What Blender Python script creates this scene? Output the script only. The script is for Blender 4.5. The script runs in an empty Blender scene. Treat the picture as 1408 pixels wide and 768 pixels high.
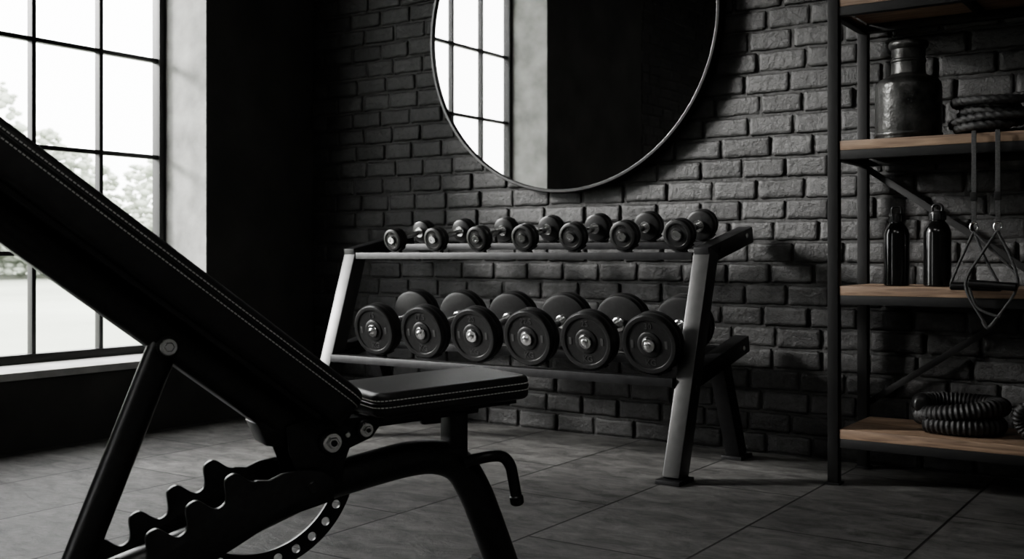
import bpy, bmesh, math, random
from mathutils import Vector, Matrix, Euler
random.seed(7)
scene = bpy.context.scene
COL = scene.collection
V = Vector
pi = math.pi

# ------------------------------------------------------------------ materials
def new_mat(name):
    m = bpy.data.materials.new(name); m.use_nodes = True
    nt = m.node_tree
    b = nt.nodes['Principled BSDF']
    return m, nt, b

def simple(name, col, rough=.5, metal=0., nscale=0, nstr=0., bump=0., bscale=200, coat=0., rvar=0.):
    m, nt, b = new_mat(name)
    b.inputs['Base Color'].default_value = (*col, 1)
    b.inputs['Roughness'].default_value = rough
    b.inputs['Metallic'].default_value = metal
    if coat: b.inputs['Coat Weight'].default_value = coat
    tc = nt.nodes.new('ShaderNodeTexCoord')
    if nscale:
        n = nt.nodes.new('ShaderNodeTexNoise'); n.inputs['Scale'].default_value = nscale
        n.inputs['Detail'].default_value = 6
        nt.links.new(tc.outputs['Object'], n.inputs['Vector'])
        r = nt.nodes.new('ShaderNodeValToRGB')
        r.color_ramp.elements[0].position = .3; r.color_ramp.elements[1].position = .7
        r.color_ramp.elements[0].color = (*[c*(1-nstr) for c in col], 1)
        r.color_ramp.elements[1].color = (*[c*(1+nstr) for c in col], 1)
        nt.links.new(n.outputs['Fac'], r.inputs['Fac'])
        nt.links.new(r.outputs['Color'], b.inputs['Base Color'])
        if rvar:
            mr = nt.nodes.new('ShaderNodeMapRange')
            mr.inputs['To Min'].default_value = rough-rvar; mr.inputs['To Max'].default_value = rough+rvar
            nt.links.new(n.outputs['Fac'], mr.inputs['Value'])
            nt.links.new(mr.outputs['Result'], b.inputs['Roughness'])
    if bump:
        n2 = nt.nodes.new('ShaderNodeTexNoise'); n2.inputs['Scale'].default_value = bscale
        n2.inputs['Detail'].default_value = 5
        nt.links.new(tc.outputs['Object'], n2.inputs['Vector'])
        bp = nt.nodes.new('ShaderNodeBump'); bp.inputs['Strength'].default_value = bump
        bp.inputs['Distance'].default_value = .01
        nt.links.new(n2.outputs['Fac'], bp.inputs['Height'])
        nt.links.new(bp.outputs['Normal'], b.inputs['Normal'])
    return m

M_black   = simple('black_powdercoat', (.020,.020,.020), .34, 0, 60, .3, .06, 500)
M_dark    = simple('dark_steel', (.022,.022,.023), .40, .3, 30, .3, .06, 400)
M_grey    = simple('grey_steel_paint', (.056,.056,.055), .36, .35, 25, .15, .06, 400)
M_chrome  = simple('chrome', (.88,.88,.88), .18, 1.)
M_rubber  = simple('rubber', (.015,.015,.015), .33, 0, 90, .3, .06, 500)
M_rubtext = simple('rubber_emboss', (.05,.05,.05), .3)
M_leather = simple('leather', (.021,.021,.021), .42, 0, 40, .2, .16, 420)
M_stitch  = simple('thread', (.72,.72,.69), .8)
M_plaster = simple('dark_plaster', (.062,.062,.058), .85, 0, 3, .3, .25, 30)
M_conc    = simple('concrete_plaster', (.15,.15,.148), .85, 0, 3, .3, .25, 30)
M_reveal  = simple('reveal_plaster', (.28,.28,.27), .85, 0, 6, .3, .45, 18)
M_sill    = simple('sill_stone', (.45,.45,.44), .6, 0, 10, .15, .1, 60)
M_ceiling = simple('ceiling_paint', (.03,.03,.03), .9, 0, 4, .2, .1, 30)
M_frame   = simple('window_steel', (.012,.012,.012), .45, .2)
M_patina  = simple('patinated_metal', (.085,.085,.082), .34, .7, 16, .6, .22, 60, 0, .15)
M_rope    = simple('rope', (.045,.045,.045), .5, 0, 120, .4, .3, 300)
M_rope2   = simple('battle_rope_sleeve', (.024,.024,.024), .5, 0, 120, .4, .2, 300)
M_bottle  = simple('bottle_enamel', (.009,.009,.009), .18, 0, coat=.4)
M_brace   = simple('brace_steel', (.017,.017,.017), .5, .3)
M_web     = simple('webbing', (.09,.09,.09), .7, 0, 200, .3, .3, 700)

def mat_brick():
    m, nt, b = new_mat('painted_brick')
    L = nt.links
    tc = nt.nodes.new('ShaderNodeTexCoord')
    g = nt.nodes.new('ShaderNodeNewGeometry')
    n = nt.nodes.new('ShaderNodeTexNoise'); n.inputs['Scale'].default_value = 30; n.inputs['Detail'].default_value = 10
    n.inputs['Roughness'].default_value = .72
    L.new(tc.outputs['Object'], n.inputs['Vector'])
    r = nt.nodes.new('ShaderNodeValToRGB')
    r.color_ramp.elements[0].position = .32; r.color_ramp.elements[0].color = (.023,.023,.023,1)
    r.color_ramp.elements[1].position = .70; r.color_ramp.elements[1].color = (.066,.066,.065,1)
    L.new(n.outputs['Fac'], r.inputs['Fac'])
    mr = nt.nodes.new('ShaderNodeMapRange'); mr.inputs['To Min'].default_value = .7; mr.inputs['To Max'].default_value = 1.2
    L.new(g.outputs['Random Per Island'], mr.inputs['Value'])
    mx = nt.nodes.new('ShaderNodeVectorMath'); mx.operation = 'SCALE'
    L.new(r.outputs['Color'], mx.inputs[0]); L.new(mr.outputs['Result'], mx.inputs['Scale'])
    L.new(mx.outputs['Vector'], b.inputs['Base Color'])
    b.inputs['Roughness'].default_value = .46
    n2 = nt.nodes.new('ShaderNodeTexNoise'); n2.inputs['Scale'].default_value = 38; n2.inputs['Detail'].default_value = 12
    n2.inputs['Roughness'].default_value = .68
    L.new(tc.outputs['Object'], n2.inputs['Vector'])
    bp = nt.nodes.new('ShaderNodeBump'); bp.inputs['Strength'].default_value = .65; bp.inputs['Distance'].default_value = .012
    L.new(n2.outputs['Fac'], bp.inputs['Height']); L.new(bp.outputs['Normal'], b.inputs['Normal'])
    return m
M_brick = mat_brick()
M_mortar = simple('dark_mortar', (.045,.045,.044), .7, 0, 30, .3, .5, 70)

def mat_wood():
    m, nt, b = new_mat('shelf_wood')
    L = nt.links
    tc = nt.nodes.new('ShaderNodeTexCoord')
    mp = nt.nodes.new('ShaderNodeMapping'); mp.inputs['Scale'].default_value = (1.2, 14, 14)
    L.new(tc.outputs['Object'], mp.inputs['Vector'])
    n = nt.nodes.new('ShaderNodeTexNoise'); n.inputs['Scale'].default_value = 4; n.inputs['Detail'].default_value = 8
    n.inputs['Distortion'].default_value = 1.0
    L.new(mp.outputs['Vector'], n.inputs['Vector'])
    r = nt.nodes.new('ShaderNodeValToRGB')
    r.color_ramp.elements[0].position = .3; r.color_ramp.elements[0].color = (.15,.10,.070,1)
    r.color_ramp.elements[1].position = .7; r.color_ramp.elements[1].color = (.38,.27,.19,1)
    L.new(n.outputs['Fac'], r.inputs['Fac']); L.new(r.outputs['Color'], b.inputs['Base Color'])
    b.inputs['Roughness'].default_value = .5
    bp = nt.nodes.new('ShaderNodeBump'); bp.inputs['Strength'].default_value = .15; bp.inputs['Distance'].default_value = .005
    L.new(n.outputs['Fac'], bp.inputs['Height']); L.new(bp.outputs['Normal'], b.inputs['Normal'])
    return m
M_wood = mat_wood()

def mat_floor():
    m, nt, b = new_mat('slate_tiles')
    L = nt.links
    tc = nt.nodes.new('ShaderNodeTexCoord')
    sep = nt.nodes.new('ShaderNodeSeparateXYZ'); L.new(tc.outputs['Object'], sep.inputs[0])
    ax = nt.nodes.new('ShaderNodeMath'); ax.operation = 'ADD'; ax.inputs[1].default_value = 1.296+10.1
    ay = nt.nodes.new('ShaderNodeMath'); ay.operation = 'ADD'; ay.inputs[1].default_value = 10.0
    L.new(sep.outputs['X'], ax.inputs[0]); L.new(sep.outputs['Y'], ay.inputs[0])
    cb = nt.nodes.new('ShaderNodeCombineXYZ')
    L.new(ay.outputs[0], cb.inputs['X']); L.new(ax.outputs[0], cb.inputs['Y'])
    br = nt.nodes.new('ShaderNodeTexBrick')
    br.inputs['Scale'].default_value = 1
    br.inputs['Brick Width'].default_value = .98; br.inputs['Row Height'].default_value = .505
    br.inputs['Mortar Size'].default_value = .0048; br.inputs['Mortar Smooth'].default_value = .2
    br.inputs['Color1'].default_value = (.82,.82,.82,1); br.inputs['Color2'].default_value = (1.12,1.12,1.12,1)
    br.inputs['Mortar'].default_value = (.1,.1,.1,1)
    L.new(cb.outputs[0], br.inputs['Vector'])
    mp = nt.nodes.new('ShaderNodeMapping'); mp.inputs['Scale'].default_value = (.5, 1, 1)
    L.new(tc.outputs['Object'], mp.inputs['Vector'])
    n = nt.nodes.new('ShaderNodeTexNoise'); n.inputs['Scale'].default_value = 13; n.inputs['Detail'].default_value = 13
    n.inputs['Roughness'].default_value = .78; n.inputs['Distortion'].default_value = .5
    L.new(mp.outputs[0], n.inputs['Vector'])
    r = nt.nodes.new('ShaderNodeValToRGB')
    r.color_ramp.elements[0].position = .38; r.color_ramp.elements[0].color = (.052,.051,.049,1)
    r.color_ramp.elements[1].position = .62; r.color_ramp.elements[1].color = (.19,.187,.18,1)
    L.new(n.outputs['Fac'], r.inputs['Fac'])
    mul = nt.nodes.new('ShaderNodeVectorMath'); mul.operation = 'MULTIPLY'
    L.new(r.outputs['Color'], mul.inputs[0]); L.new(br.outputs['Color'], mul.inputs[1])
    L.new(mul.outputs[0], b.inputs['Base Color'])
    mr = nt.nodes.new('ShaderNodeMapRange'); mr.inputs['To Min'].default_value = .44; mr.inputs['To Max'].default_value = .70
    L.new(n.outputs['Fac'], mr.inputs['Value']); L.new(mr.outputs[0], b.inputs['Roughness'])
    s = nt.nodes.new('ShaderNodeMath'); s.operation = 'MULTIPLY_ADD'; s.inputs[1].default_value = -1.2
    L.new(br.outputs['Fac'], s.inputs[0]); L.new(n.outputs['Fac'], s.inputs[2])
    bp = nt.nodes.new('ShaderNodeBump'); bp.inputs['Strength'].default_value = .8; bp.inputs['Distance'].default_value = .018
    L.new(s.outputs[0], bp.inputs['Height']); L.new(bp.outputs['Normal'], b.inputs['Normal'])
    return m
M_floor = mat_floor()

def mat_glass():
    m, nt, b = new_mat('window_glass')
    out = nt.nodes['Material Output']
    t = nt.nodes.new('ShaderNodeBsdfTransparent'); g = nt.nodes.new('ShaderNodeBsdfGlossy')
    g.inputs['Roughness'].default_value = .02
    mx = nt.nodes.new('ShaderNodeMixShader'); mx.inputs[0].default_value = .04
    nt.links.new(t.outputs[0], mx.inputs[1]); nt.links.new(g.outputs[0], mx.inputs[2])
    nt.links.new(mx.outputs[0], out.inputs['Surface'])
    return m
M_glass = mat_glass()
def mat_fill_glow():
    m, nt, b = new_mat('fill_panel_glow')
    b.inputs['Base Color'].default_value = (.8,.8,.8,1)
    b.inputs['Emission Color'].default_value = (1,.985,.96,1)
    b.inputs['Emission Strength'].default_value = 4.6  # glow of the added overhead fill panels
    return m
M_fill_glow = mat_fill_glow()
M_mirror = simple('mirror_silver', (.86,.86,.86), .012, 1.)
M_foliage = simple('foliage', (.40,.43,.37), .95, 0, .5, .15)  # paled: distance haze is put into the leaf colour
M_lawn = simple('lawn', (.27,.29,.245), .95, 0, .12, .3)  # grass tone paled too, haze mixed into the colour

# ------------------------------------------------------------------ builder
class B:
    def __init__(s, name):
        s.name = name; s.bm = bmesh.new(); s.mats = []
    def mi(s, mat):
        if mat not in s.mats: s.mats.append(mat)
        return s.mats.index(mat)
    def add(s, t, mat, M=None):
        if M is not None: bmesh.ops.transform(t, matrix=M, verts=t.verts)
        i = s.mi(mat)
        for f in t.faces: f.material_index = i; f.smooth = True
        me = bpy.data.meshes.new('tmp'); t.to_mesh(me); t.free()
        s.bm.from_mesh(me); bpy.data.meshes.remove(me)
    def box(s, c, size, mat, bev=0., M=None, seg=2):
        t = bmesh.new(); bmesh.ops.create_cube(t, size=1)
        bmesh.ops.scale(t, vec=size, verts=t.verts)
        if bev > 0: bmesh.ops.bevel(t, geom=t.edges[:], offset=bev, segments=seg, profile=.6, affect='EDGES')
        T = Matrix.Translation(c)
        s.add(t, mat, (M @ T) if M is not None else T)
    def b2(s, lo, hi, mat, bev=0.):
        lo, hi = V(lo), V(hi); s.box((lo+hi)/2, hi-lo, mat, bev)
    def beam(s, p0, p1, wx, wy, mat, ref=(1,0,0), bev=.003):
        p0, p1 = V(p0), V(p1); z = (p1-p0); L = z.length; z.normalize()
        x = V(ref); x = (x - z*x.dot(z)).normalized(); y = z.cross(x)
        M = Matrix((x, y, z)).transposed().to_4x4(); M.translation = (p0+p1)/2
        s.box((0,0,0), (wx, wy, L), mat, bev, M)
    def lathe(s, prof, mat, M, seg=40):
        t = bmesh.new(); rings = []
        for r, z in prof:
            if r < 1e-6: rings.append([t.verts.new((0,0,z))])
            else: rings.append([t.verts.new((r*math.cos(2*pi*i/seg), r*math.sin(2*pi*i/seg), z)) for i in range(seg)])
        for a, b in zip(rings[:-1], rings[1:]):
            for i in range(seg):
                j = (i+1) % seg
                if len(a) == 1 and len(b) == 1: continue
                if len(a) == 1: t.faces.new((a[0], b[j], b[i]))
                elif len(b) == 1: t.faces.new((a[i], a[j], b[0]))
                else: t.faces.new((a[i], a[j], b[j], b[i]))
        bmesh.ops.recalc_face_normals(t, faces=t.faces)
        s.add(t, mat, M)
    def cyl(s, p0, p1, r, mat, seg=24, bev=.002):
        p0, p1 = V(p0), V(p1); d = p1-p0; L = d.length
        q = d.to_track_quat('Z', 'Y'); M = q.to_matrix().to_4x4(); M.translation = p0
        bev = min(bev, r*.4, L*.4)
        s.lathe([(0,0),(r-bev,0),(r,bev),(r,L-bev),(r-bev,L),(0,L)], mat, M, seg)
    def tube(s, pts, r, mat, seg=12, closed=False, rf=None, flat=1., M=None):
        pts = [V(p) for p in pts]; n = len(pts)
        t = bmesh.new(); rings = []; nrm = None; dist = 0
        for i, p in enumerate(pts):
            if closed: tan = (pts[(i+1) % n]-pts[i-1])
            else: tan = pts[min(i+1, n-1)]-pts[max(i-1, 0)]
            tan.normalize()
            if nrm is None:
                nrm = tan.orthogonal().normalized() if abs(tan.z) > .95 else (V((0,0,1))-tan*tan.z).normalized()
            nrm = (nrm - tan*nrm.dot(tan)).normalized(); bn = tan.cross(nrm)
            if i: dist += (p-pts[i-1]).length
            ring = []
            for k in range(seg):
                a = 2*pi*k/seg; rr = r if rf is None else rf(dist, a)
                ring.append(t.verts.new(p + nrm*math.cos(a)*rr + bn*math.sin(a)*rr*flat))
            rings.append(ring)
        m = n if closed else n-1
        for i in range(m):
            a, b = rings[i], rings[(i+1) % n]
            for k in range(seg):
                l = (k+1) % seg; t.faces.new((a[k], a[l], b[l], b[k]))
        if not closed:
            t.faces.new(rings[0]); t.faces.new(rings[-1][::-1])
        bmesh.ops.recalc_face_normals(t, faces=t.faces)
        s.add(t, mat, M)
    def poly(s, pts, th, mat, M, bev=0., seg=2):
        """pts in local XY, extruded along local Z centred"""
        t = bmesh.new()
        vs = [t.verts.new((x, y, -th/2)) for x, y in pts]
        f = t.faces.new(vs)
        r = bmesh.ops.extrude_face_region(t, geom=[f])
        nv = [e for e in r['geom'] if isinstance(e, bmesh.types.BMVert)]
        bmesh.ops.translate(t, vec=(0,0,th), verts=nv)
        bmesh.ops.recalc_face_normals(t, faces=t.faces)
        if bev:
            es = [e for e in t.edges if abs(e.verts[0].co.z-e.verts[1].co.z) < 1e-7]
            bmesh.ops.bevel(t, geom=es, offset=bev, segments=seg, profile=.5, affect='EDGES')
        s.add(t, mat, M)
    def mesh(s, me, mat, M):
        t = bmesh.new(); t.from_mesh(me); s.add(t, mat, M)
    def done(s, M=None, ang=35, parent=None):
        me = bpy.data.meshes.new(s.name); s.bm.to_mesh(me); s.bm.free()
        for m in s.mats: me.materials.append(m)
        me.set_sharp_from_angle(angle=math.radians(ang))
        o = bpy.data.objects.new(s.name, me); COL.objects.link(o)
        if M is not None: o.matrix_world = M
        if parent: o.parent = parent
        return o

def cr(pts, n=8, closed=False):
    pts = [V(p) for p in pts]; out = []; N = len(pts)
    rng = range(N) if closed else range(N-1)
    for i in rng:
        if closed: p0,p1,p2,p3 = pts[i-1],pts[i],pts[(i+1)%N],pts[(i+2)%N]
        else: p0,p1,p2,p3 = pts[max(i-1,0)],pts[i],pts[i+1],pts[min(i+2,N-1)]
        for k in range(n):
            t = k/n
            out.append(.5*((2*p1)+(p2-p0)*t+(2*p0-5*p1+4*p2-p3)*t*t+(3*p1-p0-3*p2+p3)*t**3))
    if not closed: out.append(pts[-1])
    return out

def frame(x, y, z, o):
    M = Matrix((V(x), V(y), V(z))).transposed().to_4x4(); M.translation = V(o); return M

def text_mesh(body, size, ext=.0012):
    c = bpy.data.curves.new('t', 'FONT'); c.body = body; c.size = size; c.extrude = ext
    c.resolution_u = 3
    c.align_x = 'CENTER'; c.align_y = 'CENTER'
    o = bpy.data.objects.new('t', c); COL.objects.link(o)
    dg = bpy.context.evaluated_depsgraph_get()
    me = bpy.data.meshes.new_from_object(o.evaluated_get(dg))
    bpy.data.objects.remove(o); bpy.data.curves.remove(c)
    return me
nums_s = ['4','5','6','7','8','9','10']
nums_b = ['15','17.5','20','22.5','25','30']
TXT = {}
for s_ in nums_s: TXT['s'+s_] = text_mesh(s_+' KG', .013, .0012)
for s_ in nums_b+['KG']: TXT['b'+s_] = text_mesh(s_, .034, .0015)

# ------------------------------------------------------------------ room
XL, XR, YF, YB, ZC = -4.38, 2.3, -3.3, 4.45, 3.6
b = B('floor'); b.b2((XL-.4, YF-.2, -.1), (XR+.2, YB+.2, 0), M_floor); b.done()
b = B('ceiling'); b.b2((XL-.4, YF-.2, ZC), (XR+.2, YB+.2, ZC+.1), M_ceiling); b.done()
b = B('wall_right'); b.b2((XR, YF-.2, 0), (XR+.2, YB+.2, ZC), M_conc); b.done()
b = B('wall_front'); b.b2((XL-.4, YF-.2, 0), (XR, YF, ZC), M_conc); b.done()

def bricks(bl, W, H, M, LB=.205, HB=.0905, mort=.010):
    """brick faces in local XZ plane, protruding toward local -Y"""
    t = bmesh.new()
    rows = int(H/HB)
    for r in range(rows):
        off = (LB/2 if r % 2 else 0) + random.uniform(-.008, .008)
        x = -off
        while x < W:
            lb = LB*random.uniform(.90, 1.10)
            x0, x1 = x+mort/2+random.uniform(-.0015,.0015), x+lb-mort/2+random.uniform(-.0015,.0015)
            x += lb
            x0, x1 = max(x0, 0), min(x1, W)
            if x1-x0 < .03: continue
            z0, z1 = r*HB+mort/2+random.uniform(-.002,.002), (r+1)*HB-mort/2+random.uniform(-.002,.002)
            d = .008+random.uniform(-.0025, .0035); tx = random.uniform(-.0025,.0025); tz = random.uniform(-.002,.002)
            us = [0, .03, .09, .25, .42, .58, .75, .91, .97, 1]; ws = [0, .07, .2, .4, .6, .8, .93, 1]
            nu, nw = len(us)-1, len(ws)-1
            g = []
            c0 = [random.uniform(.002, .013) for _ in range(4)]
            for iw, w in enumerate(ws):
                row = []
                for iu, u in enumerate(us):
                    e1 = (iu in (0, nu)) or (iw in (0, nw)); e2 = (iu in (1, nu-1)) or (iw in (1, nw-1))
                    dd = d + tx*(u-.5)*2 + tz*(w-.5)*2 + random.uniform(-.001,.001)
                    if e1: dd = min(dd, .010)-.0062
                    elif e2: dd -= .0008
                    jx = random.uniform(-.0026,.0026); jz = random.uniform(-.0026,.0026)
                    xx = x0+(x1-x0)*u; zz = z0+(z1-z0)*w
                    if iu in (0,nu) and iw in (0,nw):
                        k = c0[(iu > 0)+2*(iw > 0)]
                        xx += k if iu == 0 else -k; zz += k*.8 if iw == 0 else -k*.8
                    row.append(t.verts.new((xx+jx, -dd, zz+jz)))
                g.append(row)
            for i in range(nw):
                for j in range(nu):
                    t.faces.new((g[i][j], g[i][j+1], g[i+1][j+1], g[i+1][j]))
            loop = g[0][:] + [g[i][nu] for i in range(1,nw+1)] + g[nw][nu-1::-1] + [g[i][0] for i in range(nw-1,0,-1)]
            back = [t.verts.new((v.co.x, .002, v.co.z)) for v in loop]
            n = len(loop)
            for i in range(n):
                j = (i+1) % n
                t.faces.new((loop[j], loop[i], back[i], back[j]))
    bl.add(t, M_brick, M)

b = B('wall_back')
b.b2((XL-.4, YB, 0), (XR+.2, YB+.2, ZC), M_mortar)
bricks(b, 5.6, ZC, Matrix.Translation((XL, YB, 0)))
b.done(ang=75)

# left wall: visible window opening, plus an unseen one added for fill light
W1 = (1.84, 3.69); W_FILL = (-3.1, -1.5); Z0, Z1 = .33, 3.36
b = B('wall_left')
xo = XL-.4
for y0, y1 in ((YF-.2, W_FILL[0]), (W_FILL[1], W1[0]), (W1[1], YB)):
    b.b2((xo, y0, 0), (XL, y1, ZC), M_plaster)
for y0, y1 in (W1, W_FILL):
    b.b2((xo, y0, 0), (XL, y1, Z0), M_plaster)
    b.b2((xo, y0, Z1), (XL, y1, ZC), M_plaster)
# brick panel section further along the left wall (seen in the mirror)
Mb = frame((0,1,0), (-1,0,0), (0,0,1), (XL, -1.45, 0))
bricks(b, 1.75, ZC, Mb)
b.done(ang=75)

def window(idx, y0, y1, ncol=5, nrow=6):
    b = B('window_%d' % idx)
    gx = XL-.345; z0, z1 = Z0+.012, Z1
    fw = .045
    b.b2((gx-.03, y0, z0), (gx+.03, y0+fw, z1), M_frame, .004)
    b.b2((gx-.03, y1-fw, z0), (gx+.03, y1, z1), M_frame, .004)
    b.b2((gx-.03, y0, z0), (gx+.03, y1, z0+fw), M_frame, .004)
    b.b2((gx-.03, y0, z1-fw), (gx+.03, y1, z1), M_frame, .004)
    a, c = y0+fw/2, y1-fw/2
    for i in range(1, ncol):
        y = a+(c-a)*i/ncol
        b.b2((gx-.02, y-.011, z0), (gx+.02, y+.011, z1), M_frame, .003)
    for i in range(1, nrow):
        z = z0+.01+(z1-z0)*i/nrow
        b.b2((gx-.018, y0, z-.011), (gx+.018, y1, z+.011), M_frame, .003)
    b.b2((gx-.003, y0+.01, z0+.01), (gx+.003, y1-.01, z1-.01), M_glass)
    b.done()
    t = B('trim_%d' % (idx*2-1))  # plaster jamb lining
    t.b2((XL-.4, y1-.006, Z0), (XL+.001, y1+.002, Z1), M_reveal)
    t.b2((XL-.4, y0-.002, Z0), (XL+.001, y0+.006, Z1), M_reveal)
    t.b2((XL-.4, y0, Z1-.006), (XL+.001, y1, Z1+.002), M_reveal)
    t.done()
    t = B('trim_%d' % (idx*2))   # sill
    t.b2((XL-.42, y0+.006, Z0-.02), (XL+.012, y1-.006, Z0+.014), M_sill, .004)
    t.done()
window(1, *W1); window(2, *W_FILL)  # second one is unseen, added to let in light from behind

# glowing ceiling panels added out of view as fill light
for (x, y) in ((-1.5, .3), (.9, -.3)):
    b = B('fill_panel')
    b.b2((x-.62, y-.32, ZC-.06), (x+.62, y+.32, ZC), M_dark, .01)
    b.b2((x-.58, y-.28, ZC-.066), (x+.58, y+.28, ZC-.058), M_fill_glow)
    b.done()

# ------------------------------------------------------------------ mirror
b = B('round_wall_mirror')
R = .79
Mm = frame((1,0,0), (0,0,1), (0,-1,0), (-2.68, 4.385, 1.94))
b.lathe([(0,0),(R-.008,0)], M_mirror, Mm, 128)
b.lathe([(R-.010,-.03),(R-.010,.010),(R-.007,.014),(R+.004,.014),(R+.007,.010),(R+.007,-.035),(R-.02,-.035),(R-.02,-.004),(R-.010,-.004)], M_black, Mm, 128)
b.lathe([(R-.03,-.004),(R-.03,-.036),(0,-.036)], M_black, Mm, 64)
for a in (0, pi/2, pi, 3*pi/2):
    x, z = -2.68+.5*math.cos(a), 1.94+.5*math.sin(a)
    b.cyl((x, 4.42, z), (x, 4.445, z), .02, M_black)
b.done()

# ------------------------------------------------------------------ dumbbell rack
TAU = math.radians(11.3); cT, sT = math.cos(TAU), math.sin(TAU)
def leg_y(z): return 3.69+.29*z/.87
b = B('dumbbell_rack')
for xs in (-3.625, -1.77):
    out = 1 if xs > -2.5 else -1
    b.beam((xs, leg_y(.01), .01), (xs, leg_y(.865), .865), .07, .085, M_grey, bev=.006)
    b.box((xs, 3.69, .008), (.10, .13, .016), M_dark, .003)
    p0 = V((xs, 3.93, .845)); p1 = V((xs, 4.385, .845+.455*math.tan(TAU)))
    b.beam(p0, p1, .066, .07, M_dark, bev=.006)
    q0 = V((xs, 3.83, .374)); q1 = V((xs, 4.345, .368+.545*math.tan(TAU)))
    b.beam(q0, q1, .066, .07, M_dark, bev=.006)
    b.beam((xs, 4.10, .42), (xs, 4.285, .01), .064, .075, M_dark, bev=.006)
    b.box((xs, 4.285, .008), (.09, .12, .016), M_dark, .003)
    for (y, z) in ((4.03,.872),(4.30,.93),(3.93,.395),(4.08,.425),(4.27,.462),(3.81,.345)):
        b.cyl((xs+out*.028, y, z), (xs+out*.041, y, z), .011, M_chrome if z > .9 or y>4.2 else M_dark, 12)
xa, xb = -3.585, -1.81
for yy, zz in ((3.955, .853), (4.165, .896)):
    b.box(((xa+xb)/2, yy, zz), (xb-xa, .045, .014), M_dark, .002)
    b.box(((xa+xb)/2, yy-.022, zz-.008), (xb-xa, .006, .03), M_dark, .001)
for yy, zz in ((3.785, .374), (4.045, .428)):
    b.box(((xa+xb)/2, yy, zz), (xb-xa, .06, .010), M_dark, .002)
    b.box(((xa+xb)/2, yy-.028, zz-.012), (xb-xa, .006, .034), M_dark, .001)
for xs in (xa+.01, xb-.01):
    b.beam((xs, 3.77, .353), (xs, 4.10, .355+.32*math.tan(TAU)), .02, .03, M_dark, bev=.002)
b.box(((xa+xb)/2, 4.30, .445), (xb-xa, .05, .04), M_dark, .004)

def arc_pts(r0, r1, a0, a1, n=14):
    o = [(r1*math.cos(a0+(a1-a0)*i/n), r1*math.sin(a0+(a1-a0)*i/n)) for i in range(n+1)]
    i_ = [(r0*math.cos(a1-(a1-a0)*i/n), r0*math.sin(a1-(a1-a0)*i/n)) for i in range(n+1)]
    return o+i_
X3, Z3, Y3 = V((1,0,0)), V((0,-cT,-sT)), V((0,-sT,cT))
small = []
for i in range(7):
    x = -3.353+.2465*i; r = .053+.0017*i
    fc = V((x, 3.955, .932-(.062-r)*.9))
    c = fc - Z3*.11
    small.append((x, r, c))
    for d in (.11, -.11):
        M = frame(X3, Y3, Z3, c+Z3*d)
        b.poly(arc_pts(r+.0015, r+.007, -pi/2-.85, -pi/2+.85), .034, M_dark, M, .001, 1)
        b.poly([(-.022,-r-.004),(.022,-r-.004),(.03,-.096),(-.03,-.096)], .02, M_dark, M)
big = []
for i in range(6):
    x = -3.283+.2785*i; r = .118+.0005*i
    c = V((x, 3.892, .541))
    big.append((x, r, c))
    for d in (.135, -.145):
        M = frame(X3, Y3, Z3, c+Z3*d)
        b.poly(arc_pts(r+.0015, r+.007, -pi/2-.5, -pi/2+.5), .03, M_dark, M, .001, 1)
b.done()

# dumbbells
for i, (x, r, c) in enumerate(small):
    d = B('dumbbell')
    for sgn in (1, -1):
        M = frame(X3, Y3, Z3, c+Z3*.11) if sgn > 0 else frame(-X3, Y3, -Z3, c-Z3*.11)
        d.lathe([(0,-.03),(r*.8,-.03),(r*.96,-.026),(r,-.018),(r,-.004),(r*.985,-.002),(r*.985,.002),(r,.004),(r,.018),(r*.95,.027),(r*.82,.03),(r*.74,.03),(r*.70,.026),(r*.45,.026),(r*.42,.028),(0,.028)], M_rubber, M, 40)
        d.lathe([(r*.34,.026),(r*.34,.034),(r*.30,.037),(r*.16,.037),(r*.14,.033),(0,.033)], M_chrome, M, 24)
        d.mesh(TXT['s'+nums_s[i]], M_rubtext, M @ Matrix.Translation((0, r*.57, .027)))
        d.lathe([(.024,-.042),(.024,-.03)], M_chrome, M, 24)
        d.lathe([(0,-.043),(.022,-.043),(.024,-.040)], M_chrome, M, 24)
    Mh = frame(X3, Y3, Z3, c)
    d.lathe([(.0125,-.08),(.0125,-.06),(.014,-.03),(.0155,0),(.014,.03),(.0125,.06),(.0125,.08)], M_chrome, Mh, 20)
    d.done()
for i, (x, r, c) in enumerate(big):
    d = B('heavy_dumbbell')
    for sgn in (1, -1):
        M = frame(X3, Y3, Z3, c+Z3*.145) if sgn > 0 else frame(-X3, Y3, -Z3, c-Z3*.145)
        d.lathe([(0,-.037),(r*.86,-.037),(r*.97,-.033),(r,-.025),(r,-.006),(r*.985,-.003),(r*.985,.001),(r,.004),(r,.022),(r*.98,.030),(r*.93,.036),(r*.84,.037),(r*.80,.036),(r*.775,.031),(r*.42,.030),(r*.40,.034),(r*.36,.036),(r*.27,.036),(r*.24,.033),(0,.033)], M_rubber, M, 64)
        d.lathe([(r*.23,.032),(r*.23,.042),(r*.21,.045),(r*.12,.045),(r*.11,.05),(r*.08,.052),(0,.052)], M_chrome, M, 28)
        for tx, yy in ((nums_b[i], r*.59), ('KG', -r*.60)):
            d.mesh(TXT['b'+tx], M_rubtext, M @ Matrix.Translation((0, yy, .031)))
        for a in (0, pi):
            d.box((r*.6*math.cos(a), 0, .0312), (.012, .03, .002), M_rubtext, .0005, M)
        d.lathe([(0,-.055),(.026,-.055),(.03,-.052),(.03,-.036)], M_chrome, M, 28)
    Mh = frame(X3, Y3, Z3, c)
    d.lathe([(.015,-.10),(.015,-.07),(.0165,-.035),(.018,0),(.0165,.035),(.015,.07),(.015,.10)], M_chrome, Mh, 20)
    d.done()
for me in TXT.values(): bpy.data.meshes.remove(me)

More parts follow.
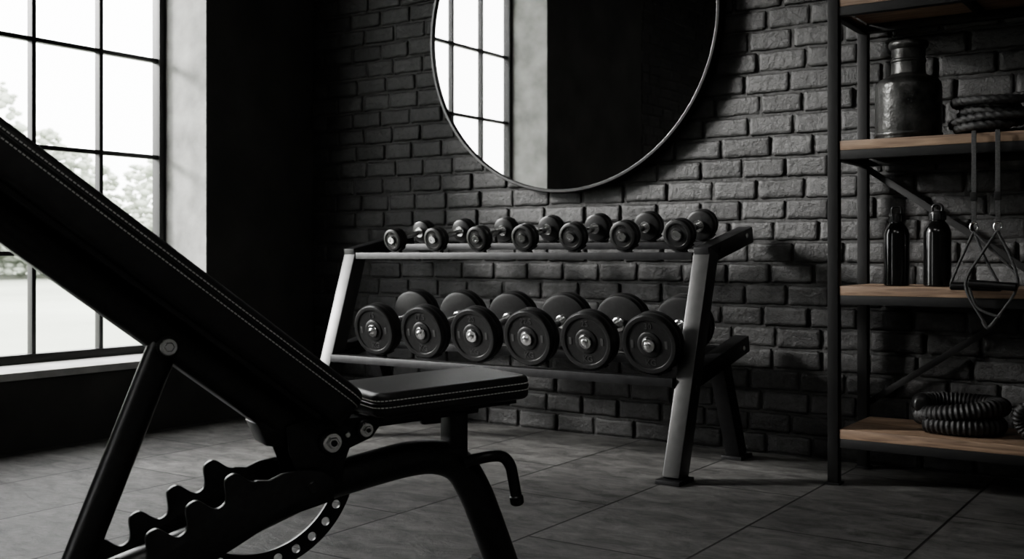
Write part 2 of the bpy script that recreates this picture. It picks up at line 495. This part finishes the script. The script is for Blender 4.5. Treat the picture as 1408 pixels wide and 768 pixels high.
# ------------------------------------------------------------------ shelving unit
b = B('industrial_shelving_unit')
sx0, sx1, sy0, sy1 = -1.27, .12, 4.005, 4.375
SZ = [.206, .735, 1.27, 1.80, 2.30]
for x in (sx0, sx1):
    for y in (sy0, sy1):
        b.box((x, y, 1.25), (.04, .04, 2.5), M_brace, .003)
        b.box((x, y, .004), (.055, .055, .008), M_brace, .002)
for z in SZ:
    for y in (sy0, sy1):
        b.box(((sx0+sx1)/2, y, z-.052), (sx1-sx0-.04, .03, .034), M_brace, .003)
    for x in (sx0, sx1):
        b.box((x, (sy0+sy1)/2, z-.052), (.03, sy1-sy0-.04, .034), M_brace, .003)
    for x in (sx0+.45, sx0+.92):
        b.box((x, (sy0+sy1)/2, z-.05), (.03, sy1-sy0-.04, .02), M_brace, .003)
    yl0, yl1 = sy0-.016, sy1+.008
    for k in range(2):
        a = yl0+(yl1-yl0)*k/2; c = yl0+(yl1-yl0)*(k+1)/2
        b.b2((sx0+.022, a+.001, z-.035), (sx1-.022, c-.001, z), M_wood, .003)
for (za, zb) in ((1.2,.25),(.25,1.2)):
    b.beam((sx0, sy1+.024, za), (sx1, sy1+.024, zb), .004, .025, M_brace, ref=(0,1,0), bev=.0005)
b.done()

b = B('metal_churn_vase')
M0 = Matrix.Translation((-1.035, 4.13, 1.2705))
b.lathe([(0,0),(.108,0),(.114,.004),(.116,.014),(.117,.05),(.117,.18),(.1165,.197),(.112,.212),(.102,.223),(.084,.231),(.069,.237),(.062,.244),(.060,.256),(.059,.325),(.060,.334),(.067,.341),(.0695,.348),(.0695,.357),(.066,.363),(.060,.361),(.055,.35),(.053,.25),(0,.25)], M_patina, M0, 64)
b.lathe([(.1175,.012),(.1195,.016),(.1195,.022),(.1175,.026)], M_patina, M0, 64)
b.lathe([(.0595,.285),(.0625,.289),(.0625,.295),(.0595,.299)], M_patina, M0, 64)
b.done()

b = B('coiled_rope')
pts = []; N = 800
for i in range(N):
    t = i/(N-1); turn = t*5.3; a = turn*2*pi+.5
    rr = .110+.022*math.sin(turn*4.4)+.012*math.sin(a*2+turn)
    cx = .024*math.sin(turn*4.1); cy = .012*math.cos(turn*3.1)
    z = .0175+.0225*turn + .009*math.sin(a+turn*1.3)*min(1, turn)+.005*math.sin(2*a)*min(1,turn)
    pts.append((-.745+cx+rr*1.02*math.cos(a), 4.14+cy+rr*.88*math.sin(a), 1.2715+z))
b.tube(pts, .0135, M_rope, 14, rf=lambda s, a: .0142*(1+.34*abs(math.cos(1.5*a-s*110))-.17))
b.done(ang=80)

for (x, y, h, r) in ((-1.077, 4.13, .20, .0455), (-.933, 4.13, .205, .048)):
    b = B('water_bottle')
    M0 = Matrix.Translation((x, y, .7355))
    b.lathe([(0,0),(r-.004,0),(r,.004),(r,h-.01),(r-.004,h+.006),(r*.72,h+.022),(r*.56,h+.03),(r*.54,h+.036),(0,h+.036)], M_bottle, M0, 48)
    b.lathe([(0,h+.036),(r*.62,h+.036),(r*.62,h+.062),(r*.56,h+.067),(0,h+.067)], M_black, M0, 32)
    for k in range(18):
        a = 2*pi*k/18
        b.box((x+r*.62*math.cos(a), y+r*.62*math.sin(a), .7355+h+.048), (.003,.003,.02), M_black)
    top = [(x-.016, y, .7355+h+.062), (x-.017, y, .7355+h+.083), (x-.008, y, .7355+h+.092), (x+.008, y, .7355+h+.092), (x+.017, y, .7355+h+.083), (x+.016, y, .7355+h+.062)]
    b.tube(cr(top, 5), .0045, M_black, 8)
    b.done()

b = B('battle_rope')
pts = []
N = 700
for i in range(N):
    t = i/(N-1); a = -2.2+t*2*pi*1.9
    rx = .135-.012*math.sin(a*.7); ry = .10
    z = .0335+.066*min(max((t-.38)*3.5, 0), 1)
    pts.append((-.87+rx*math.cos(a), 4.17+ry*math.sin(a), .2065+z))
b.tube(pts, .031, M_rope2, 16, rf=lambda s, a: .0305*(1+.08*math.cos(2*pi*s/.0165)))
e = V(pts[-1]); e2 = V(pts[-3]); dd = (e-e2).normalized()
b.cyl(e-dd*.01, e+dd*.05, .034, M_rubber, 24, .006)
b.done(ang=80)
b = B('hand_grip_ring')
pts = [(-.60+.055*math.cos(a), 4.08+.008*math.sin(a*2), .2065+.076+.055*math.sin(a)) for a in [2*pi*i/160 for i in range(160)]]
b.tube(pts, .02, M_rope2, 14, closed=True, rf=lambda s, a: .0195*(1+.08*math.cos(2*pi*s/.0144)))
b.done(ang=80)

# suspension trainer straps
b = B('suspension_trainer')
ys = 3.965
def strap(p, q, w=.016, t=.0035, ref=(1,0,0), mat=M_web): b.beam(p, q, w, t, mat, ref=ref, bev=.0008)
for x in (-.776, -.700):
    b.box((x, ys+.04, 1.2735), (.016, .08, .0035), M_web)
    strap((x, ys, 1.275), (x, ys, .96))
    b.box((x, ys-.002, 1.05), (.022,.007,.03), M_black, .002)
for x in (-.776, -.700):
    pp = [(x+.012*math.cos(a), ys, .945+.016*math.sin(a)) for a in [2*pi*i/24 for i in range(24)]]
    b.tube(pp, .0028, M_chrome, 8, closed=True)
A = V((-.776, ys, .93)); Bp = V((-.700, ys-.012, .93))
def cord(pts, r=.0048): b.tube(cr(pts, 6), r, M_web, 8)
cord([A, (-.815, ys-.004, .84), (-.848, ys-.006, .755), (-.845, ys-.006, .738)])
cord([A, (-.74, ys-.004, .84), (-.70, ys-.006, .76), (-.69, ys-.006, .738)])
cord([Bp, (-.75, ys-.016, .85), (-.795, ys-.02, .77), (-.79, ys-.02, .71), (-.735, ys-.02, .615)])
cord([Bp, (-.665, ys-.016, .86), (-.638, ys-.02, .78), (-.645, ys-.02, .72), (-.715, ys-.02, .615)])
cord([A, (-.72, ys-.004, .87), (-.645, ys-.01, .79), (-.636, ys-.01, .745)])
b.cyl((-.852, ys-.008, .742), (-.686, ys-.008, .740), .014, M_rubber, 20, .004)
b.cyl((-.79, ys-.028, .752), (-.634, ys-.028, .742), .014, M_rubber, 20, .004)
b.tube(cr([(-.745, ys-.02, .625), (-.728, ys-.02, .603), (-.706, ys-.02, .625)], 6), .006, M_web, 8)
cord([(-.79, ys-.02, .75), (-.76, ys-.02, .67), (-.69, ys-.02, .64)])
b.done()

# ------------------------------------------------------------------ bench (local: X toward seat front, Y away from camera side)
Mbench = Matrix.Translation((-1.780, 1.923, 0)) @ Matrix.Rotation(math.radians(64.17), 4, 'Z')
PHI = math.radians(37.7); cp, sp = math.cos(PHI), math.sin(PHI)

def rr_outline(x0, x1, y0, y1, rad, n=8):
    out = []
    for cx, cy, a0 in ((x1-rad, y1-rad, 0), (x0+rad, y1-rad, pi/2), (x0+rad, y0+rad, pi), (x1-rad, y0+rad, 3*pi/2)):
        for i in range(n+1):
            a = a0+pi/2*i/n
            out.append((cx+rad*math.cos(a), cy+rad*math.sin(a)))
    return out

def resample(pts, step):
    P = [V((p[0], p[1], 0)) for p in pts]; P.append(P[0]); out = []; acc = 0
    for a, c in zip(P[:-1], P[1:]):
        L = (c-a).length; d = (c-a)/L if L else V((1,0,0))
        s = acc
        while s < L:
            out.append((a+d*s, d)); s += step
        acc = s-L
    return out

def pad(bl, x0, x1, hw, th, M, rad=.04, bev=.018, seam=.36, both=True):
    """pad with top at local z=0, down to -th"""
    o = rr_outline(x0, x1, -hw, hw, rad)
    bl.poly(o, th, M_leather, M @ Matrix.Translation((0,0,-th/2)), bev, 5)
    zz = -th*seam
    pp = [(x, y, zz) for x, y in rr_outline(x0-.0005, x1+.0005, -hw-.0005, hw+.0005, rad)]
    bl.tube(pp, .0026, M_leather, 6, closed=True, M=M)
    t = bmesh.new()
    for dz in ((.008, -.008) if both else (.008,)):
        for p, d in resample(rr_outline(x0-.0006, x1+.0006, -hw-.0006, hw+.0006, rad), .0095):
            Ml = frame(d, V((0,0,1)).cross(d), (0,0,1), (p.x, p.y, zz+dz)) @ Matrix.Diagonal((.0068,.0018,.0021,1))
            bmesh.ops.create_cube(t, size=1, matrix=Ml)
    bl.add(t, M_stitch, M)

b = B('adjustable_weight_bench')
Ms = Matrix.Translation((0, 0, .5305)) @ Matrix.Rotation(math.radians(-3), 4, 'Y')
pad(b, .014, .430, .145, .058, Ms, .035, .013, .45)
b.box((.215, 0, -.064), (.36, .24, .010), M_black, .002, Ms)
Mbk = frame((-cp,0,sp), (0,-1,0), (sp,0,cp), (0,0,.5275))
pad(b, .0, 1.10, .145, .096, Mbk, .045, .018, .27)
b.box((.56, 0, -.102), (1.0, .25, .014), M_black, .003, Mbk)
b.box((.53, 0, -.146), (.94, .11, .084), M_black, .030, Mbk, 6)
for v in (-.052, .052):
    b.poly([(.39,-.13),(.48,-.13),(.465,-.18),(.445,-.200),(.42,-.200),(.395,-.18)], .012, M_black, Mbk @ Matrix.Translation((0,v,0)) , .003)
sb = V((-.436, 0, .6545))
b.cyl((sb.x, -.075, sb.z), (sb.x, .075, sb.z), .017, M_black, 20)
b.cyl((sb.x, -.082, sb.z), (sb.x, -.074, sb.z), .024, M_black, 24)
b.cyl((sb.x, -.088, sb.z), (sb.x, -.080, sb.z), .019, M_chrome, 20)
b.cyl((sb.x, -.094, sb.z), (sb.x, -.087, sb.z), .011, M_chrome, 6)
b.tube([(-.436,-.035,.655), (-.605,-.035,.224), (-.640,-.035,.135)], .033, M_black, 28)
b.cyl((-.640,-.115,.14), (-.640,.115,.14), .014, M_chrome, 20)
main = [(-.98,0,.055), (-.75,0,.10), (-.42,0,.19), (-.20,0,.268), (-.087,0,.305), (.03,0,.328), (.156,0,.347), (.235,0,.345), (.297,0,.318), (.338,0,.26), (.37,0,.19), (.425,0,.05)]
b.tube(cr(main, 8), .043, M_black, 24)
b.box((.432, 0, .035), (.095, .20, .05), M_black, .008)
for v in (-.085, .085): b.box((.432, v, .008), (.11, .045, .016), M_rubber, .004)
b.box((-.98, 0, .04), (.08, .56, .06), M_black, .01)
for v in (-.25, .25): b.box((-.98, v, .008), (.1, .06, .016), M_rubber, .004)
# toothed ladder rails
def rail_profile():
    th = math.atan(.60); nx, nz = -math.sin(th), math.cos(th)
    top = []
    u = -.80
    while u <= -.245:
        ph = (u+.285)/.083
        s = .5+.5*math.tanh(1.5*math.cos(2*pi*ph))/math.tanh(1.5)
        h = .047*s
        top.append((u+nx*h, .330+(u+.285)*.60+nz*h)); u += .0035
    top += [(-.22,.350),(-.19,.362),(-.15,.366),(-.10,.360),(-.07,.34)]
    bot = [(-.07,.29),(-.2,.262),(-.42,.150),(-.70,.02),(-.80,.005)]
    return [(x, max(z, .008)) for x, z in top if z > .02]+bot[:-2]+[(-.66,.02),(-.78,.012)]
RP = rail_profile()
Mxz = lambda v: frame((1,0,0), (0,0,1), (0,-1,0), (0,v,0))
for v in (-.09, .09):
    b.poly(RP, .016, M_black, Mxz(v), .0025, 2)
    b.cyl((-.12, v-.012 if v<0 else v-.05, .325), (-.12, v+.05 if v<0 else v+.012, .325), .014, M_black, 16)
b.cyl((-.68,-.09,.06), (-.68,.09,.06), .012, M_black, 16)
plate = [(-.175,.462),(-.12,.475),(-.03,.47),(.045,.470),(.055,.445),(.035,.42),(-.02,.40),(-.035,.36),(-.035,.325),(-.14,.29),(-.15,.36),(-.165,.40)]
for v in (-.062, .062):
    b.poly(plate, .010, M_black, Mxz(v), .003, 2)
def bolt(u, z, v, r):
    b.cyl((u, v+.02, z), (u, v-.008, z), r*1.25, M_black, 28)
    b.cyl((u, v-.006, z), (u, v-.014, z), r, M_chrome, 28, .002)
    b.cyl((u, v-.012, z), (u, v-.022, z), r*.62, M_chrome, 6, .002)
    b.cyl((u, v-.02, z), (u, v-.025, z), r*.32, M_dark, 16, .001)
bolt(-.07, .420, -.075, .023)
bolt(.014, .443, -.075, .017)
b.cyl((-.07,-.075,.420), (-.07,.09,.420), .03, M_black, 28)
b.cyl((.014,-.075,.443), (.014,.09,.443), .02, M_black, 28)
b.cyl((-.03,-.082,.434), (-.03,-.06,.434), .007, M_chrome, 16)
b.poly([(.02,-.10),(.16,-.10),(.15,-.19),(.10,-.215),(.05,-.19)], .10, M_black, frame((-cp,0,sp),(sp,0,cp),(0,1,0),(0,0,.5275)), .008)
b.beam((-.01,0,.448), (.34,0,.466), .06, .03, M_black, ref=(0,1,0), bev=.005)
b.box((.285, 0, .40), (.05, .06, .15), M_black, .006)
b.box((.205, -.03, .452), (.05, .02, .035), M_black, .004)
b.box((.262, 0, .345), (.09, .075, .05), M_black, .008)
b.tube(cr([(.29,-.05,.335),(.335,-.08,.349),(.375,-.085,.347),(.398,-.085,.325),(.408,-.085,.29),(.418,-.085,.240)], 6), .0145, M_black, 16)
b.cyl((.4165,-.085,.247),(.421,-.085,.222), .0175, M_rubber, 18, .004)
# perforated adjustment arc
ca, cz, Ro, Ri = -.217, .363, .250, .205
def arc_plate():
    t = bmesh.new(); a0, a1 = math.radians(-12), math.radians(-140); holes = 11; sub = 8
    th = .008
    for h in range(holes):
        A0 = a0+(a1-a0)*h/holes; A1 = a0+(a1-a0)*(h+1)/holes; am = (A0+A1)/2; rm = (Ro+Ri)/2
        hr = .0105
        outer = []
        for i in range(sub+1): a = A0+(A1-A0)*i/sub; outer.append((Ro*math.cos(a), Ro*math.sin(a)))
        for i in range(1, 4): r = Ro+(Ri-Ro)*i/4; outer.append((r*math.cos(A1), r*math.sin(A1)))
        for i in range(sub+1): a = A1+(A0-A1)*i/sub; outer.append((Ri*math.cos(a), Ri*math.sin(a)))
        for i in range(1, 4): r = Ri+(Ro-Ri)*i/4; outer.append((r*math.cos(A0), r*math.sin(A0)))
        hx, hy = rm*math.cos(am), rm*math.sin(am)
        inner = []
        for (x, y) in outer:
            a = math.atan2(y-hy, x-hx); inner.append((hx+hr*math.cos(a), hy+hr*math.sin(a)))
        n = len(outer)
        vs = {}
        for z in (-th/2, th/2):
            vs[('o', z)] = [t.verts.new((x, y, z)) for x, y in outer]
            vs[('i', z)] = [t.verts.new((x, y, z)) for x, y in inner]
        for i in range(n):
            j = (i+1) % n
            t.faces.new((vs[('o',th/2)][i], vs[('o',th/2)][j], vs[('i',th/2)][j], vs[('i',th/2)][i]))
            t.faces.new((vs[('o',-th/2)][j], vs[('o',-th/2)][i], vs[('i',-th/2)][i], vs[('i',-th/2)][j]))
            t.faces.new((vs[('i',-th/2)][i], vs[('i',-th/2)][j], vs[('i',th/2)][j], vs[('i',th/2)][i]))
            if i < sub or (sub+4 <= i < 2*sub+4):
                t.faces.new((vs[('o',-th/2)][j], vs[('o',-th/2)][i], vs[('o',th/2)][i], vs[('o',th/2)][j]))
    bmesh.ops.remove_doubles(t, verts=t.verts, dist=.0002)
    bmesh.ops.recalc_face_normals(t, faces=t.faces)
    return t
b.add(arc_plate(), M_black, frame((1,0,0), (0,0,1), (0,-1,0), (ca, .03, cz)))
b.done(Mbench)

# ------------------------------------------------------------------ outdoors
b = B('garden_lawn'); b.b2((-120, -80, -.35), (XL-.45, 100, -.3), M_lawn); b.done()
ico = bmesh.new(); bmesh.ops.create_icosphere(ico, subdivisions=1, radius=1)
iv = [v.co.copy() for v in ico.verts]; ifc = [[v.index for v in f.verts] for f in ico.faces]; ico.free()
vs, fs = [], []
for i in range(230):
    y = random.uniform(-15, 75); x = -54+random.uniform(-8, 8)
    h = 5.0+1.8*math.sin(y*.27)+1.3*math.sin(y*.71+1)+random.uniform(-1.4,1.6)
    h = max(h, 2.4)
    for k in range(150):
        rr = random.uniform(.07, .26); a = random.uniform(0, 2*pi); u = random.random()
        w_ = 2.0*math.sin(pi*min(.2+.8*u, .97))**.6*random.random()**.5
        cx, cy, cz_ = x+w_*math.cos(a), y+w_*math.sin(a), .0+u*h
        o = len(vs); s1, s2, s3 = rr*random.uniform(.8,1.9), rr*random.uniform(.8,1.9), rr*random.uniform(.6,1.1)
        for v in iv: vs.append((cx+v.x*s1, cy+v.y*s2, max(-.28, cz_+v.z*s3)))
        for f in ifc: fs.append([o+q for q in f])
me = bpy.data.meshes.new('tree_line'); me.from_pydata(vs, [], fs); me.materials.append(M_foliage)
me.polygons.foreach_set('use_smooth', [True]*len(me.polygons))
COL.objects.link(bpy.data.objects.new('tree_line', me))

# ------------------------------------------------------------------ light
w = bpy.data.worlds.new('overcast_sky'); scene.world = w; w.use_nodes = True
nt = w.node_tree; bg = nt.nodes['Background']
tc = nt.nodes.new('ShaderNodeTexCoord'); sp_ = nt.nodes.new('ShaderNodeSeparateXYZ')
nt.links.new(tc.outputs['Generated'], sp_.inputs[0])
rp = nt.nodes.new('ShaderNodeValToRGB')
rp.color_ramp.elements[0].position = 0; rp.color_ramp.elements[0].color = (.85,.86,.85,1)
rp.color_ramp.elements[1].position = .6; rp.color_ramp.elements[1].color = (1,1,.995,1)
nt.links.new(sp_.outputs['Z'], rp.inputs['Fac']); nt.links.new(rp.outputs['Color'], bg.inputs['Color'])
bg.inputs['Strength'].default_value = 4.6

sun = bpy.data.lights.new('sun', 'SUN'); sun.energy = 4.8; sun.angle = math.radians(13); sun.color = (1,.985,.96)
so = bpy.data.objects.new('sun', sun); COL.objects.link(so)
so.rotation_euler = V((.80,.50,-.36)).to_track_quat('-Z', 'Y').to_euler()
so.location = (-12, -3, 6)

# ------------------------------------------------------------------ camera
cam = bpy.data.cameras.new('camera'); co = bpy.data.objects.new('camera', cam); COL.objects.link(co)
co.location = (0, 0, .85); co.rotation_euler = (pi/2, 0, math.radians(34.16))
cam.sensor_width = 36; cam.lens = 1490/1408*36; cam.shift_y = -34/1408
cam.clip_start = .05; cam.clip_end = 300
cam.dof.use_dof = True; cam.dof.focus_distance = 3.3; cam.dof.aperture_fstop = 4.5
scene.camera = co
scene.view_settings.view_transform = 'AgX'
try: scene.view_settings.look = 'AgX - Medium High Contrast'
except Exception: pass
scene.view_settings.exposure = .9
